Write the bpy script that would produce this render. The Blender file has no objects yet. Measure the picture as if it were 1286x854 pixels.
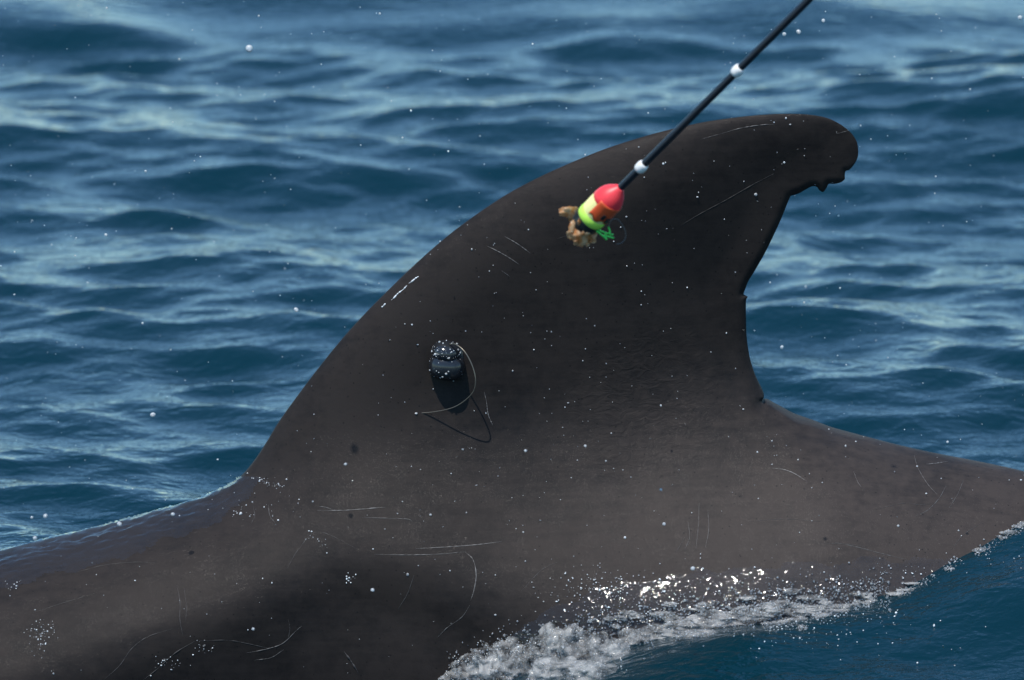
import bpy, bmesh, math, random
import numpy as np
from mathutils import Vector, Matrix, noise
from mathutils.bvhtree import BVHTree
from mathutils.geometry import delaunay_2d_cdt

random.seed(7)
rng = np.random.default_rng(7)
S = bpy.context.scene
COL = S.collection
R = math.radians

# ------------------------------------------------------------------ camera, sky, sun, exposure
PITCH = R(12.0)
DIST = 10.0
TARGET = Vector((0, 0, 0.36))
cam_d = bpy.data.cameras.new('camera')
cam = bpy.data.objects.new('camera', cam_d)
COL.objects.link(cam)
cam.location = TARGET + Vector((0, -math.cos(PITCH), math.sin(PITCH))) * DIST
cam.rotation_euler = (math.pi / 2 - PITCH, 0, 0)
cam_d.sensor_width = 36
cam_d.lens = 36 * DIST / 1.286
cam_d.clip_start = 0.1
cam_d.clip_end = 20000
cam_d.dof.use_dof = True
cam_d.dof.focus_distance = DIST - 0.05
cam_d.dof.aperture_fstop = 8.5
S.camera = cam

SUN_EL, SUN_LEFT = R(66), R(30)      # elevation; how far left of straight behind the camera
sun_dir = Vector((-math.cos(SUN_EL) * math.sin(SUN_LEFT), -math.cos(SUN_EL) * math.cos(SUN_LEFT), math.sin(SUN_EL)))
world = bpy.data.worlds.new('World')
S.world = world
world.use_nodes = True
wn = world.node_tree
sky = wn.nodes.new('ShaderNodeTexSky')
sky.sky_type = 'NISHITA'
sky.sun_disc = False
sky.sun_elevation = SUN_EL
sky.sun_rotation = math.atan2(sun_dir.x, sun_dir.y)
sky.dust_density = 0.0
sky.ozone_density = 1.3
sky.air_density = 1.0
bg = wn.nodes['Background']
bg.inputs['Strength'].default_value = 0.15
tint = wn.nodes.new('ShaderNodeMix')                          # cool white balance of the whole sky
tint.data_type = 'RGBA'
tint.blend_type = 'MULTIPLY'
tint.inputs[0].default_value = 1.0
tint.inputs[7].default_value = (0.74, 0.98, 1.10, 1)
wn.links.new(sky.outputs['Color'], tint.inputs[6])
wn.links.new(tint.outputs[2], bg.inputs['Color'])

sun_l = bpy.data.lights.new('sun', 'SUN')
sun_l.energy = 3.9
sun_l.angle = R(0.53)
sun_l.color = (1.0, 0.95, 0.88)
sun = bpy.data.objects.new('sun', sun_l)
COL.objects.link(sun)
sun.location = (-3, -6, 9)
sun.rotation_euler = sun_dir.to_track_quat('Z', 'Y').to_euler()

S.view_settings.view_transform = 'Standard'
S.view_settings.look = 'None'
S.view_settings.exposure = 0.28
S.view_settings.gamma = 1.0
S.view_settings.use_curve_mapping = False
S.render.engine = 'CYCLES'
S.cycles.max_bounces = 10
S.cycles.transparent_max_bounces = 16
S.cycles.caustics_reflective = False
S.cycles.caustics_refractive = False

# ------------------------------------------------------------------ helpers
CAM = np.array(cam.location)
FWD = np.array([0, math.cos(PITCH), -math.sin(PITCH)])
UP = np.array([0, math.sin(PITCH), math.cos(PITCH)])


def ray(u, v):
    d = FWD * DIST + np.array([1., 0, 0]) * (u - 643) / 1000 + UP * (427 - v) / 1000
    return d / np.linalg.norm(d)


def pix(u, v, Y):
    """point seen at photo pixel (u, v) that stands at depth y = Y"""
    d = ray(u, v)
    return Vector(CAM + d * ((Y - CAM[1]) / d[1]))


def tag(o, label=None, cat=None, group=None, kind=None):
    for k, val in (('label', label), ('category', cat), ('group', group), ('kind', kind)):
        if val:
            o[k] = val
    return o


def mesh_obj(name, verts, faces, mat, parent=None, smooth=True):
    me = bpy.data.meshes.new(name)
    me.from_pydata([tuple(p) for p in verts], [], [tuple(f) for f in faces])
    if smooth:
        me.polygons.foreach_set('use_smooth', [True] * len(me.polygons))
    me.update()
    o = bpy.data.objects.new(name, me)
    COL.objects.link(o)
    if mat:
        me.materials.append(mat)
    if parent:
        o.parent = parent
    return o


def bm_obj(name, bm, mat, parent=None, smooth=True):
    bmesh.ops.recalc_face_normals(bm, faces=bm.faces)
    me = bpy.data.meshes.new(name)
    bm.to_mesh(me)
    bm.free()
    if smooth:
        me.polygons.foreach_set('use_smooth', [True] * len(me.polygons))
    o = bpy.data.objects.new(name, me)
    COL.objects.link(o)
    me.materials.append(mat)
    if parent:
        o.parent = parent
    return o


def empty(name, loc):
    o = bpy.data.objects.new(name, None)
    o.location = loc
    o.empty_display_size = 0.02
    COL.objects.link(o)
    return o


def tube(pts, radii, seg=8):
    """verts, faces of a tapered tube along pts"""
    pts = [Vector(p) for p in pts]
    n = len(pts)
    vs, fs = [], []
    prev = None
    for i, p in enumerate(pts):
        t = (pts[min(i + 1, n - 1)] - pts[max(i - 1, 0)]).normalized()
        a = (prev - t * prev.dot(t)) if prev else t.orthogonal()
        if a.length < 1e-6:
            a = t.orthogonal()
        a.normalize()
        prev = a
        b = t.cross(a)
        r = radii[i] if hasattr(radii, '__len__') else radii
        for k in range(seg):
            an = 2 * math.pi * k / seg
            vs.append(p + a * math.cos(an) * r + b * math.sin(an) * r)
    for i in range(n - 1):
        for k in range(seg):
            k2 = (k + 1) % seg
            fs.append((i * seg + k, i * seg + k2, (i + 1) * seg + k2, (i + 1) * seg + k))
    fs.append(tuple(range(seg - 1, -1, -1)))
    fs.append(tuple((n - 1) * seg + k for k in range(seg)))
    return vs, fs


def catmull(pts, per=8):
    P = [np.array(p, float) for p in pts]
    P = [2 * P[0] - P[1]] + P + [2 * P[-1] - P[-2]]
    out = []
    for i in range(1, len(P) - 2):
        for k in range(per):
            t = k / per
            a, b, c, d = P[i - 1], P[i], P[i + 1], P[i + 2]
            out.append(0.5 * (2 * b + (c - a) * t + (2 * a - 5 * b + 4 * c - d) * t * t + (3 * b - a - 3 * c + d) * t ** 3))
    out.append(P[-2])
    return out


_ico = {}


def ico(sub):
    if sub not in _ico:
        bm = bmesh.new()
        bmesh.ops.create_icosphere(bm, subdivisions=sub, radius=1)
        _ico[sub] = (np.array([v.co[:] for v in bm.verts]), np.array([[v.index for v in f.verts] for f in bm.faces]))
        bm.free()
    return _ico[sub]


def spheres(centers, radii, sub=1, squash=None, jitter=0.0):
    """many small balls as arrays of verts and triangles"""
    bv, bf = ico(sub)
    c = np.asarray(centers, float)
    r = np.asarray(radii, float)
    sc = np.ones((len(c), 3)) if squash is None else np.asarray(squash)
    if jitter:
        sc = sc * rng.uniform(1 - jitter, 1 + jitter, (len(c), 3))
    V = (bv[None] * sc[:, None, :] * r[:, None, None] + c[:, None, :]).reshape(-1, 3)
    F = (bf[None] + (np.arange(len(c)) * len(bv))[:, None, None]).reshape(-1, 3)
    return V, F


def np_mesh(name, V, F, mat, parent=None):
    me = bpy.data.meshes.new(name)
    V = np.asarray(V, np.float32)
    F = np.asarray(F, np.int32)
    me.vertices.add(len(V))
    me.vertices.foreach_set('co', V.ravel())
    k = F.shape[1]
    me.loops.add(F.size)
    me.loops.foreach_set('vertex_index', F.ravel())
    me.polygons.add(len(F))
    me.polygons.foreach_set('loop_start', np.arange(len(F), dtype=np.int32) * k)
    me.polygons.foreach_set('loop_total', np.full(len(F), k, np.int32))
    me.polygons.foreach_set('use_smooth', np.ones(len(F), bool))
    me.update(calc_edges=True)
    me.validate()
    o = bpy.data.objects.new(name, me)
    COL.objects.link(o)
    me.materials.append(mat)
    if parent:
        o.parent = parent
    return o


# ------------------------------------------------------------------ materials
def material(name):
    m = bpy.data.materials.new(name)
    m.use_nodes = True
    nt = m.node_tree
    return m, nt, nt.nodes['Principled BSDF'], nt.nodes['Material Output']


def node(nt, kind, **kw):
    n = nt.nodes.new(kind)
    for k, val in kw.items():
        if k in n.inputs:
            n.inputs[k].default_value = val
        else:
            setattr(n, k, val)
    return n


def plain(name, col, rough=0.5, **kw):
    """a small object's material: base colour broken up by fine noise"""
    m, nt, p, out = material(name)
    tc = node(nt, 'ShaderNodeTexCoord')
    nz = node(nt, 'ShaderNodeTexNoise', Scale=160.0, Detail=4.0)
    nt.links.new(tc.outputs['Object'], nz.inputs['Vector'])
    mx = node(nt, 'ShaderNodeMix', data_type='RGBA')
    mx.inputs[6].default_value = (*[c * 0.82 for c in col], 1)
    mx.inputs[7].default_value = (*[min(1, c * 1.1) for c in col], 1)
    nt.links.new(nz.outputs['Fac'], mx.inputs[0])
    nt.links.new(mx.outputs[2], p.inputs['Base Color'])
    p.inputs['Roughness'].default_value = rough
    for k, val in kw.items():
        p.inputs[k.replace('_', ' ')].default_value = val
    return m


def mat_water():
    m, nt, p, out = material('sea_water')
    p.inputs['Base Color'].default_value = (0.001, 0.019, 0.029, 1)
    p.inputs['Roughness'].default_value = 0.045
    p.inputs['IOR'].default_value = 1.333
    tc = node(nt, 'ShaderNodeTexCoord')
    mp = node(nt, 'ShaderNodeMapping')
    mp.inputs['Scale'].default_value = (0.75, 1, 1)
    nt.links.new(tc.outputs['Object'], mp.inputs['Vector'])
    n1 = node(nt, 'ShaderNodeTexNoise', Scale=26.0, Detail=3.0, Roughness=0.5, Distortion=0.6)
    n2 = node(nt, 'ShaderNodeTexNoise', Scale=95.0, Detail=2.0, Roughness=0.5)
    for n in (n1, n2):
        nt.links.new(mp.outputs['Vector'], n.inputs['Vector'])
    b1 = node(nt, 'ShaderNodeBump', Strength=0.55, Distance=0.008)
    b2 = node(nt, 'ShaderNodeBump', Strength=0.6, Distance=0.0022)
    sp = node(nt, 'ShaderNodeSeparateXYZ')                    # the wash round the whale is choppier than the open sea
    nt.links.new(tc.outputs['Object'], sp.inputs[0])
    for bnode, near, open_ in ((b1, 0.75, 0.6), (b2, 0.9, 0.5)):
        mr = node(nt, 'ShaderNodeMapRange')
        for kk, vv in (('From Min', -0.05), ('From Max', 0.5), ('To Min', near), ('To Max', open_)):
            mr.inputs[kk].default_value = vv
        nt.links.new(sp.outputs['Y'], mr.inputs['Value'])
        nt.links.new(mr.outputs['Result'], bnode.inputs['Strength'])
    nt.links.new(n1.outputs['Fac'], b1.inputs['Height'])
    nt.links.new(n2.outputs['Fac'], b2.inputs['Height'])
    nt.links.new(b1.outputs['Normal'], b2.inputs['Normal'])
    nt.links.new(b2.outputs['Normal'], p.inputs['Normal'])
    return m


def mat_skin():
    m, nt, p, out = material('whale_skin')
    L = nt.links.new
    tc = node(nt, 'ShaderNodeTexCoord')
    # broad mottling, fine mottling, drawn-out streaks along the body
    nb = node(nt, 'ShaderNodeTexNoise', Scale=5.0, Detail=6.0, Roughness=0.6)
    nf = node(nt, 'ShaderNodeTexNoise', Scale=70.0, Detail=5.0, Roughness=0.65)
    mp = node(nt, 'ShaderNodeMapping')
    mp.inputs['Scale'].default_value = (6, 40, 60)
    ns = node(nt, 'ShaderNodeTexNoise', Scale=2.2, Detail=5.0, Roughness=0.6, Distortion=0.4)
    for n in (nb, nf):
        L(tc.outputs['Object'], n.inputs['Vector'])
    L(tc.outputs['Object'], mp.inputs['Vector'])
    L(mp.outputs['Vector'], ns.inputs['Vector'])
    a = node(nt, 'ShaderNodeMath', operation='MULTIPLY_ADD')
    L(nf.outputs['Fac'], a.inputs[0]); a.inputs[1].default_value = 0.5
    L(nb.outputs['Fac'], a.inputs[2])
    b = node(nt, 'ShaderNodeMath', operation='MULTIPLY_ADD')
    L(ns.outputs['Fac'], b.inputs[0]); b.inputs[1].default_value = 0.35
    L(a.outputs[0], b.inputs[2])
    rp = node(nt, 'ShaderNodeValToRGB')
    rp.color_ramp.elements[0].position = 0.62
    rp.color_ramp.elements[0].color = (0.0116, 0.0108, 0.0112, 1)
    rp.color_ramp.elements[1].position = 1.20
    rp.color_ramp.elements[1].color = (0.034, 0.0276, 0.0248, 1)
    L(b.outputs[0], rp.inputs['Fac'])
    # tiny pale flecks and dark pits
    vo = node(nt, 'ShaderNodeTexVoronoi', Scale=95.0, Randomness=1.0)
    L(tc.outputs['Object'], vo.inputs['Vector'])
    dk = node(nt, 'ShaderNodeMapRange'); dk.inputs['From Min'].default_value = 0.05; dk.inputs['From Max'].default_value = 0.12
    L(vo.outputs['Distance'], dk.inputs['Value'])
    mx = node(nt, 'ShaderNodeMix', data_type='RGBA')
    mx.inputs[6].default_value = (0.010, 0.010, 0.010, 1)
    L(dk.outputs['Result'], mx.inputs[0])
    L(rp.outputs['Color'], mx.inputs[7])
    # paler saddle patch on the back behind the fin
    c2 = pix(1150, 640, -0.12)
    sd = node(nt, 'ShaderNodeVectorMath', operation='DISTANCE')
    mpd = node(nt, 'ShaderNodeMapping'); mpd.inputs['Scale'].default_value = (0.62, 0.5, 1.9)
    L(tc.outputs['Object'], mpd.inputs['Vector']); L(mpd.outputs['Vector'], sd.inputs[0])
    sd.inputs[1].default_value = (c2.x * 0.62, c2.y * 0.5, c2.z * 1.9)
    sn = node(nt, 'ShaderNodeMath', operation='MULTIPLY_ADD')
    L(nb.outputs['Fac'], sn.inputs[0]); sn.inputs[1].default_value = 0.16; L(sd.outputs['Value'], sn.inputs[2])
    sm = node(nt, 'ShaderNodeMapRange', interpolation_type='SMOOTHSTEP')
    for kk, vv in (('From Min', 0.12), ('From Max', 0.50), ('To Min', 1.36), ('To Max', 0.72)):
        sm.inputs[kk].default_value = vv
    L(sn.outputs[0], sm.inputs['Value'])
    sv = node(nt, 'ShaderNodeVectorMath', operation='SCALE')
    L(mx.outputs[2], sv.inputs[0]); L(sm.outputs['Result'], sv.inputs['Scale'])
    L(sv.outputs['Vector'], p.inputs['Base Color'])
    rr = node(nt, 'ShaderNodeMapRange')
    rr.inputs['To Min'].default_value = 0.54; rr.inputs['To Max'].default_value = 0.7
    L(nf.outputs['Fac'], rr.inputs['Value'])
    L(rr.outputs['Result'], p.inputs['Roughness'])
    p.inputs['IOR'].default_value = 1.38
    p.inputs['Specular IOR Level'].default_value = 0.13
    nm = node(nt, 'ShaderNodeTexNoise', Scale=34.0, Detail=4.0, Roughness=0.6)
    L(tc.outputs['Object'], nm.inputs['Vector'])
    cw = node(nt, 'ShaderNodeMapRange'); cw.inputs['From Min'].default_value = 0.42; cw.inputs['From Max'].default_value = 0.68
    cw.inputs['To Min'].default_value = 0.02; cw.inputs['To Max'].default_value = 0.06
    L(nm.outputs['Fac'], cw.inputs['Value'])
    L(cw.outputs['Result'], p.inputs['Coat Weight'])
    p.inputs['Coat Roughness'].default_value = 0.12
    nc = node(nt, 'ShaderNodeTexNoise', Scale=210.0, Detail=3.0, Roughness=0.6)
    L(tc.outputs['Object'], nc.inputs['Vector'])
    bc = node(nt, 'ShaderNodeBump', Strength=1.0, Distance=0.0022)
    L(nc.outputs['Fac'], bc.inputs['Height'])
    L(bc.outputs['Normal'], p.inputs['Coat Normal'])
    # relief: skin grain everywhere, crumpled folds low on the rear of the fin
    bp = node(nt, 'ShaderNodeBump', Strength=0.25, Distance=0.0012)
    L(nf.outputs['Fac'], bp.inputs['Height'])
    sx = node(nt, 'ShaderNodeVectorMath', operation='DISTANCE')
    mp2 = node(nt, 'ShaderNodeMapping')
    mp2.inputs['Scale'].default_value = (1, 0.2, 1.1)
    L(tc.outputs['Object'], mp2.inputs['Vector'])
    L(mp2.outputs['Vector'], sx.inputs[0])
    c = pix(815, 490, 0)
    sx.inputs[1].default_value = (c.x, 0, c.z * 1.1)
    mk = node(nt, 'ShaderNodeMapRange'); mk.inputs['From Min'].default_value = 0.13; mk.inputs['From Max'].default_value = 0.03
    L(sx.outputs['Value'], mk.inputs['Value'])
    mp3 = node(nt, 'ShaderNodeMapping'); mp3.inputs['Scale'].default_value = (1, 1, 1.7)
    L(tc.outputs['Object'], mp3.inputs['Vector'])
    nw = node(nt, 'ShaderNodeTexNoise', Scale=52.0, Detail=3.0, Roughness=0.5, Distortion=1.6)
    L(mp3.outputs['Vector'], nw.inputs['Vector'])
    wm = node(nt, 'ShaderNodeMath', operation='MULTIPLY')
    L(nw.outputs['Fac'], wm.inputs[0]); L(mk.outputs['Result'], wm.inputs[1])
    bw = node(nt, 'ShaderNodeBump', Strength=0.38, Distance=0.005)
    L(wm.outputs[0], bw.inputs['Height'])
    L(bp.outputs['Normal'], bw.inputs['Normal'])
    L(bw.outputs['Normal'], p.inputs['Normal'])
    return m


def mat_film(name, tint=(0.97, 0.975, 0.98), rough=0.04):
    """thin clear water: Fresnel gloss over see-through"""
    m, nt, p, out = material(name)
    nt.nodes.remove(p)
    L = nt.links.new
    tr = node(nt, 'ShaderNodeBsdfTransparent')
    tr.inputs['Color'].default_value = (*tint, 1)
    gl = node(nt, 'ShaderNodeBsdfGlossy', Roughness=rough)
    fr = node(nt, 'ShaderNodeFresnel', IOR=1.33)
    ms = node(nt, 'ShaderNodeMixShader')
    tc = node(nt, 'ShaderNodeTexCoord')
    nz = node(nt, 'ShaderNodeTexNoise', Scale=110.0, Detail=3.0, Distortion=0.5)
    L(tc.outputs['Object'], nz.inputs['Vector'])
    bp = node(nt, 'ShaderNodeBump', Strength=0.35, Distance=0.002)
    L(nz.outputs['Fac'], bp.inputs['Height'])
    L(bp.outputs['Normal'], gl.inputs['Normal']); L(bp.outputs['Normal'], fr.inputs['Normal'])
    ge = node(nt, 'ShaderNodeNewGeometry')                    # same Fresnel from both faces of the sheet
    io = node(nt, 'ShaderNodeMapRange')
    io.inputs['To Min'].default_value = 1.33; io.inputs['To Max'].default_value = 1 / 1.33
    L(ge.outputs['Backfacing'], io.inputs['Value']); L(io.outputs['Result'], fr.inputs['IOR'])
    L(fr.outputs['Fac'], ms.inputs['Fac'])
    L(tr.outputs[0], ms.inputs[1]); L(gl.outputs[0], ms.inputs[2])
    L(ms.outputs[0], out.inputs['Surface'])
    return m


def mat_foam():
    m, nt, p, out = material('foam')
    L = nt.links.new
    tc = node(nt, 'ShaderNodeTexCoord')
    v1 = node(nt, 'ShaderNodeTexVoronoi', Scale=130.0)
    v2 = node(nt, 'ShaderNodeTexVoronoi', Scale=330.0)
    nz = node(nt, 'ShaderNodeTexNoise', Scale=38.0, Detail=6.0, Roughness=0.62)
    for n in (v1, v2, nz):
        L(tc.outputs['Object'], n.inputs['Vector'])
    rp = node(nt, 'ShaderNodeValToRGB')
    rp.color_ramp.elements[0].position = 0.35
    rp.color_ramp.elements[0].color = (0.25, 0.26, 0.26, 1)
    rp.color_ramp.elements[1].position = 0.68
    rp.color_ramp.elements[1].color = (0.66, 0.65, 0.62, 1)
    L(nz.outputs['Fac'], rp.inputs['Fac'])
    L(rp.outputs['Color'], p.inputs['Base Color'])
    p.inputs['Roughness'].default_value = 0.09
    p.inputs['IOR'].default_value = 1.33
    p.inputs['Subsurface Weight'].default_value = 0.0
    b1 = node(nt, 'ShaderNodeBump', Strength=0.45, Distance=0.003, invert=True)
    b2 = node(nt, 'ShaderNodeBump', Strength=0.4, Distance=0.0012, invert=True)
    L(v1.outputs['Distance'], b1.inputs['Height'])
    L(v2.outputs['Distance'], b2.inputs['Height'])
    L(b1.outputs['Normal'], b2.inputs['Normal'])
    L(b2.outputs['Normal'], p.inputs['Normal'])
    # froth is half see-through where it is thin
    tr = node(nt, 'ShaderNodeBsdfTransparent')
    ms = node(nt, 'ShaderNodeMixShader')
    mr = node(nt, 'ShaderNodeMapRange')
    mr.inputs['From Min'].default_value = 0.38; mr.inputs['From Max'].default_value = 0.56
    mr.inputs['To Min'].default_value = 0.08; mr.inputs['To Max'].default_value = 0.42
    L(nz.outputs['Fac'], mr.inputs['Value'])
    L(mr.outputs['Result'], ms.inputs['Fac'])
    L(tr.outputs[0], ms.inputs[1]); L(p.outputs[0], ms.inputs[2])
    L(ms.outputs[0], out.inputs['Surface'])
    return m


def mat_drop(name, white=0.35):
    """a water drop or bubble: clear, with some milky scatter"""
    m, nt, p, out = material(name)
    L = nt.links.new
    p.inputs['Base Color'].default_value = (0.9, 0.92, 0.92, 1)
    p.inputs['Roughness'].default_value = 0.08
    p.inputs['IOR'].default_value = 1.33
    nz = node(nt, 'ShaderNodeTexNoise', Scale=90.0, Detail=2.0)
    tc = node(nt, 'ShaderNodeTexCoord')
    L(tc.outputs['Object'], nz.inputs['Vector'])
    mr = node(nt, 'ShaderNodeMapRange')
    mr.inputs['From Min'].default_value = 0.35; mr.inputs['From Max'].default_value = 0.65
    mr.inputs['To Min'].default_value = white * 0.4; mr.inputs['To Max'].default_value = white * 1.6
    L(nz.outputs['Fac'], mr.inputs['Value'])
    tr = node(nt, 'ShaderNodeBsdfTransparent')
    ms = node(nt, 'ShaderNodeMixShader')
    L(mr.outputs['Result'], ms.inputs['Fac'])
    L(tr.outputs[0], ms.inputs[1]); L(p.outputs[0], ms.inputs[2])
    gl = node(nt, 'ShaderNodeBsdfGlossy', Roughness=0.12)
    fr = node(nt, 'ShaderNodeFresnel', IOR=1.33)
    m2 = node(nt, 'ShaderNodeMixShader')
    L(fr.outputs['Fac'], m2.inputs['Fac']); L(ms.outputs[0], m2.inputs[1]); L(gl.outputs[0], m2.inputs[2])
    L(m2.outputs[0], out.inputs['Surface'])
    return m


M_WATER, M_SKIN, M_FOAM = mat_water(), mat_skin(), mat_foam()
M_FILM = mat_film('water_film')
M_DROP = mat_drop('water_drop', 0.42)
M_GLINT = mat_drop('painted_glint', 0.75)  # near-white mix, the brightness of sun glints put into the colour
M_BUB = mat_drop('foam_bubble', 0.16)

# ------------------------------------------------------------------ sea: one sheet out to the horizon
def axis(lo, hi, step, far, ratio=1.13):
    core = np.arange(lo, hi + step / 2, step)
    out, s, p = [], step, core[-1]
    while p < far:
        s *= ratio; p += s; out.append(p)
    neg, s, p = [], step, core[0]
    while p > -far:
        s *= ratio; p -= s; neg.append(p)
    return np.array(neg[::-1] + list(core) + out)


WAVES = []
wr = np.random.default_rng(21)
for i in range(200):
    lam = 0.06 * (2.2 / 0.06) ** wr.random()                 # 0.09 .. 2.2 m
    ang = wr.normal(R(82), R(34))                            # mostly running along the line of sight
    k = 2 * math.pi / lam
    slope = 0.0208 * (1.0 if lam < 0.5 else 0.7) * (1.0 if lam < 0.14 else 1)
    WAVES.append((k * math.cos(ang), k * math.sin(ang), slope / k * wr.uniform(0.5, 1.3), wr.uniform(0, 6.283), lam))


def local_swell(X, Y):
    """the whale's own wash: a trough at its near shoulder, water heaped against its tail stock"""
    z = 0.165 * np.exp(-((X - 0.80) / 0.44) ** 2 - ((Y + 0.10) / 0.30) ** 2)
    z += -0.12 * np.exp(-((X + 0.42) / 0.42) ** 2 - ((Y + 0.42) / 0.40) ** 2)
    z += 0.04 * np.exp(-((X - 0.20) / 0.2) ** 2 - ((Y + 0.34) / 0.16) ** 2)      # heaped up under the froth
    return z


def build_sea():
    xs = axis(-1.25, 1.25, 0.008, 4000)
    ys = axis(-1.1, 4.2, 0.009, 4000)
    X, Y = np.meshgrid(xs, ys)
    sx, sy = np.gradient(xs), np.gradient(ys)
    DX, DY, Z = np.zeros_like(X), np.zeros_like(X), np.zeros_like(X)
    for kx, ky, a, ph, lam in WAVES:
        fx = np.clip(lam / sx / 5 - 0.6, 0, 1)
        fy = np.clip(lam / sy / 5 - 0.6, 0, 1)
        ix, iy = np.nonzero(fx)[0], np.nonzero(fy)[0]
        if not len(ix) or not len(iy):
            continue
        sl = np.s_[iy[0]:iy[-1] + 1, ix[0]:ix[-1] + 1]
        amp = a * np.outer(fy, fx)[sl]
        th = kx * X[sl] + ky * Y[sl] + ph
        Z[sl] += amp * np.cos(th)
        k = math.hypot(kx, ky)
        s = np.sin(th) * amp * 0.7
        DX[sl] -= s * kx / k
        DY[sl] -= s * ky / k
    # calmer water in the whale's lee right round the body
    calm = 1 - 0.35 * np.exp(-((Y + 0.3) / 0.5) ** 2) * np.exp(-(X / 1.2) ** 2)
    Z = Z * calm + local_swell(X, Y)
    V = np.stack([X + DX * calm, Y + DY * calm, Z], -1).reshape(-1, 3)
    ny, nx = X.shape
    i = np.arange(ny * nx).reshape(ny, nx)
    F = np.stack([i[:-1, :-1], i[:-1, 1:], i[1:, 1:], i[1:, :-1]], -1).reshape(-1, 4)
    o = np_mesh('sea', V, F, M_WATER)
    tag(o, 'deep blue rippled sea around the whale', None, None, 'structure')
    return o


SEA = build_sea()

# ------------------------------------------------------------------ whale: one continuous body with its fin
LEAD = [(-1500, 1020), (-1100, 965), (-800, 905), (-500, 832), (-250, 766), (-100, 722), (0, 694), (60, 679), (120, 664), (180, 648), (230, 634),
        (265, 622), (290, 609), (305, 597), (320, 578), (335, 555), (350, 530), (375, 495), (400, 462), (430, 425), (460, 392),
        (490, 362), (520, 333), (560, 298), (600, 268), (640, 242), (680, 221), (720, 203), (760, 187), (800, 174), (840, 163),
        (880, 154), (920, 148), (960, 144), (1000, 143), (1030, 146), (1050, 153), (1067, 165), (1076, 178), (1078, 190)]
TIP = [(1078, 190), (1077, 198), (1073, 206), (1067, 213), (1062, 215), (1061, 221), (1061, 225), (1056, 229), (1048, 231), (1041, 231), (1038, 236),
       (1034, 241), (1029, 239), (1026, 235), (1020, 234), (1012, 238), (1003, 243), (993, 246)]
TRAIL = [(993, 246), (989, 255), (981, 275), (970, 299), (960, 319), (948, 340), (940, 353), (936, 363), (934, 369), (936.5, 371), (939, 373), (937, 378),
         (937, 400), (938, 425), (942, 450), (949, 472), (957, 489), (959.5, 496), (957, 500), (959, 503), (964, 504), (974, 510), (986, 517),
         (1000, 525), (1020, 531), (1050, 541), (1100, 553), (1150, 565), (1200, 576), (1250, 586), (1286, 593), (1400, 630),
         (1550, 700), (1700, 800), (1900, 985)]
BELLY = [(1900, 985), (1600, 1080), (1300, 1180), (700, 1420), (0, 1480), (-800, 1370), (-1300, 1150), (-1500, 1020)]


def dens(pl, step):
    out = [pl[0]]
    for a, b in zip(pl[:-1], pl[1:]):
        d = math.dist(a, b)
        n = max(1, int(round(d / (step if -80 < a[0] < 1360 and a[1] < 760 else 30))))
        for k in range(1, n + 1):
            t = k / n
            out.append((a[0] + (b[0] - a[0]) * t, a[1] + (b[1] - a[1]) * t))
    return out


def cat2(pl, step):
    return dens([tuple(p) for p in catmull(pl, 6)], step)


O_LEAD, O_TIP, O_TRAIL, O_BELLY = cat2(LEAD, 5), cat2(TIP, 2.0), cat2(TRAIL, 4), dens(BELLY, 30)


def seg_dist(P, pl):
    A = np.array(pl[:-1]); B = np.array(pl[1:])
    best = np.full(len(P), 1e9)
    for a, b in zip(A, B):
        ab = b - a
        L2 = max(ab @ ab, 1e-9)
        t = np.clip(((P - a) @ ab) / L2, 0, 1)
        q = P - (a + t[:, None] * ab)
        best = np.minimum(best, np.einsum('ij,ij->i', q, q))
    return np.sqrt(best)


RIDGE = np.array([(-1500, 1020), (-1100, 965), (-800, 905), (-500, 832), (-250, 766), (-100, 722), (0, 694), (120, 664), (230, 634), (320, 613), (420, 597),
                  (560, 581), (700, 567), (820, 552), (920, 536), (985, 526), (1020, 531), (1060, 542), (1150, 565), (1286, 593), (1400, 630),
                  (1550, 700), (1700, 800), (1900, 985)], float)
BEL = np.array(sorted(BELLY), float)
WID = np.array([(-1500, 30), (-1100, 170), (-700, 260), (-200, 225), (100, 200), (250, 180), (400, 172), (550, 192), (700, 225), (850, 256), (1000, 262), (1286, 215), (1500, 105), (1900, 20)], float)
FLK = np.array([(-1500, 60), (-1100, 150), (-700, 120), (-200, 150), (100, 155), (250, 138), (350, 118), (450, 120), (550, 145), (650, 195), (750, 240), (850, 268), (1000, 275), (1286, 240), (1500, 200), (1900, 20)], float)


def curve_of(tab):
    c = np.array(catmull([tuple(p) for p in tab], 12))
    return lambda x: np.interp(x, c[:, 0], c[:, 1])


f_ridge, f_belly, f_width, f_flank = curve_of(RIDGE), curve_of(BEL), curve_of(WID), curve_of(FLK)


def sstep(x, a, b):
    t = np.clip((x - a) / (b - a), 0, 1)
    return t * t * (3 - 2 * t)


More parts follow.
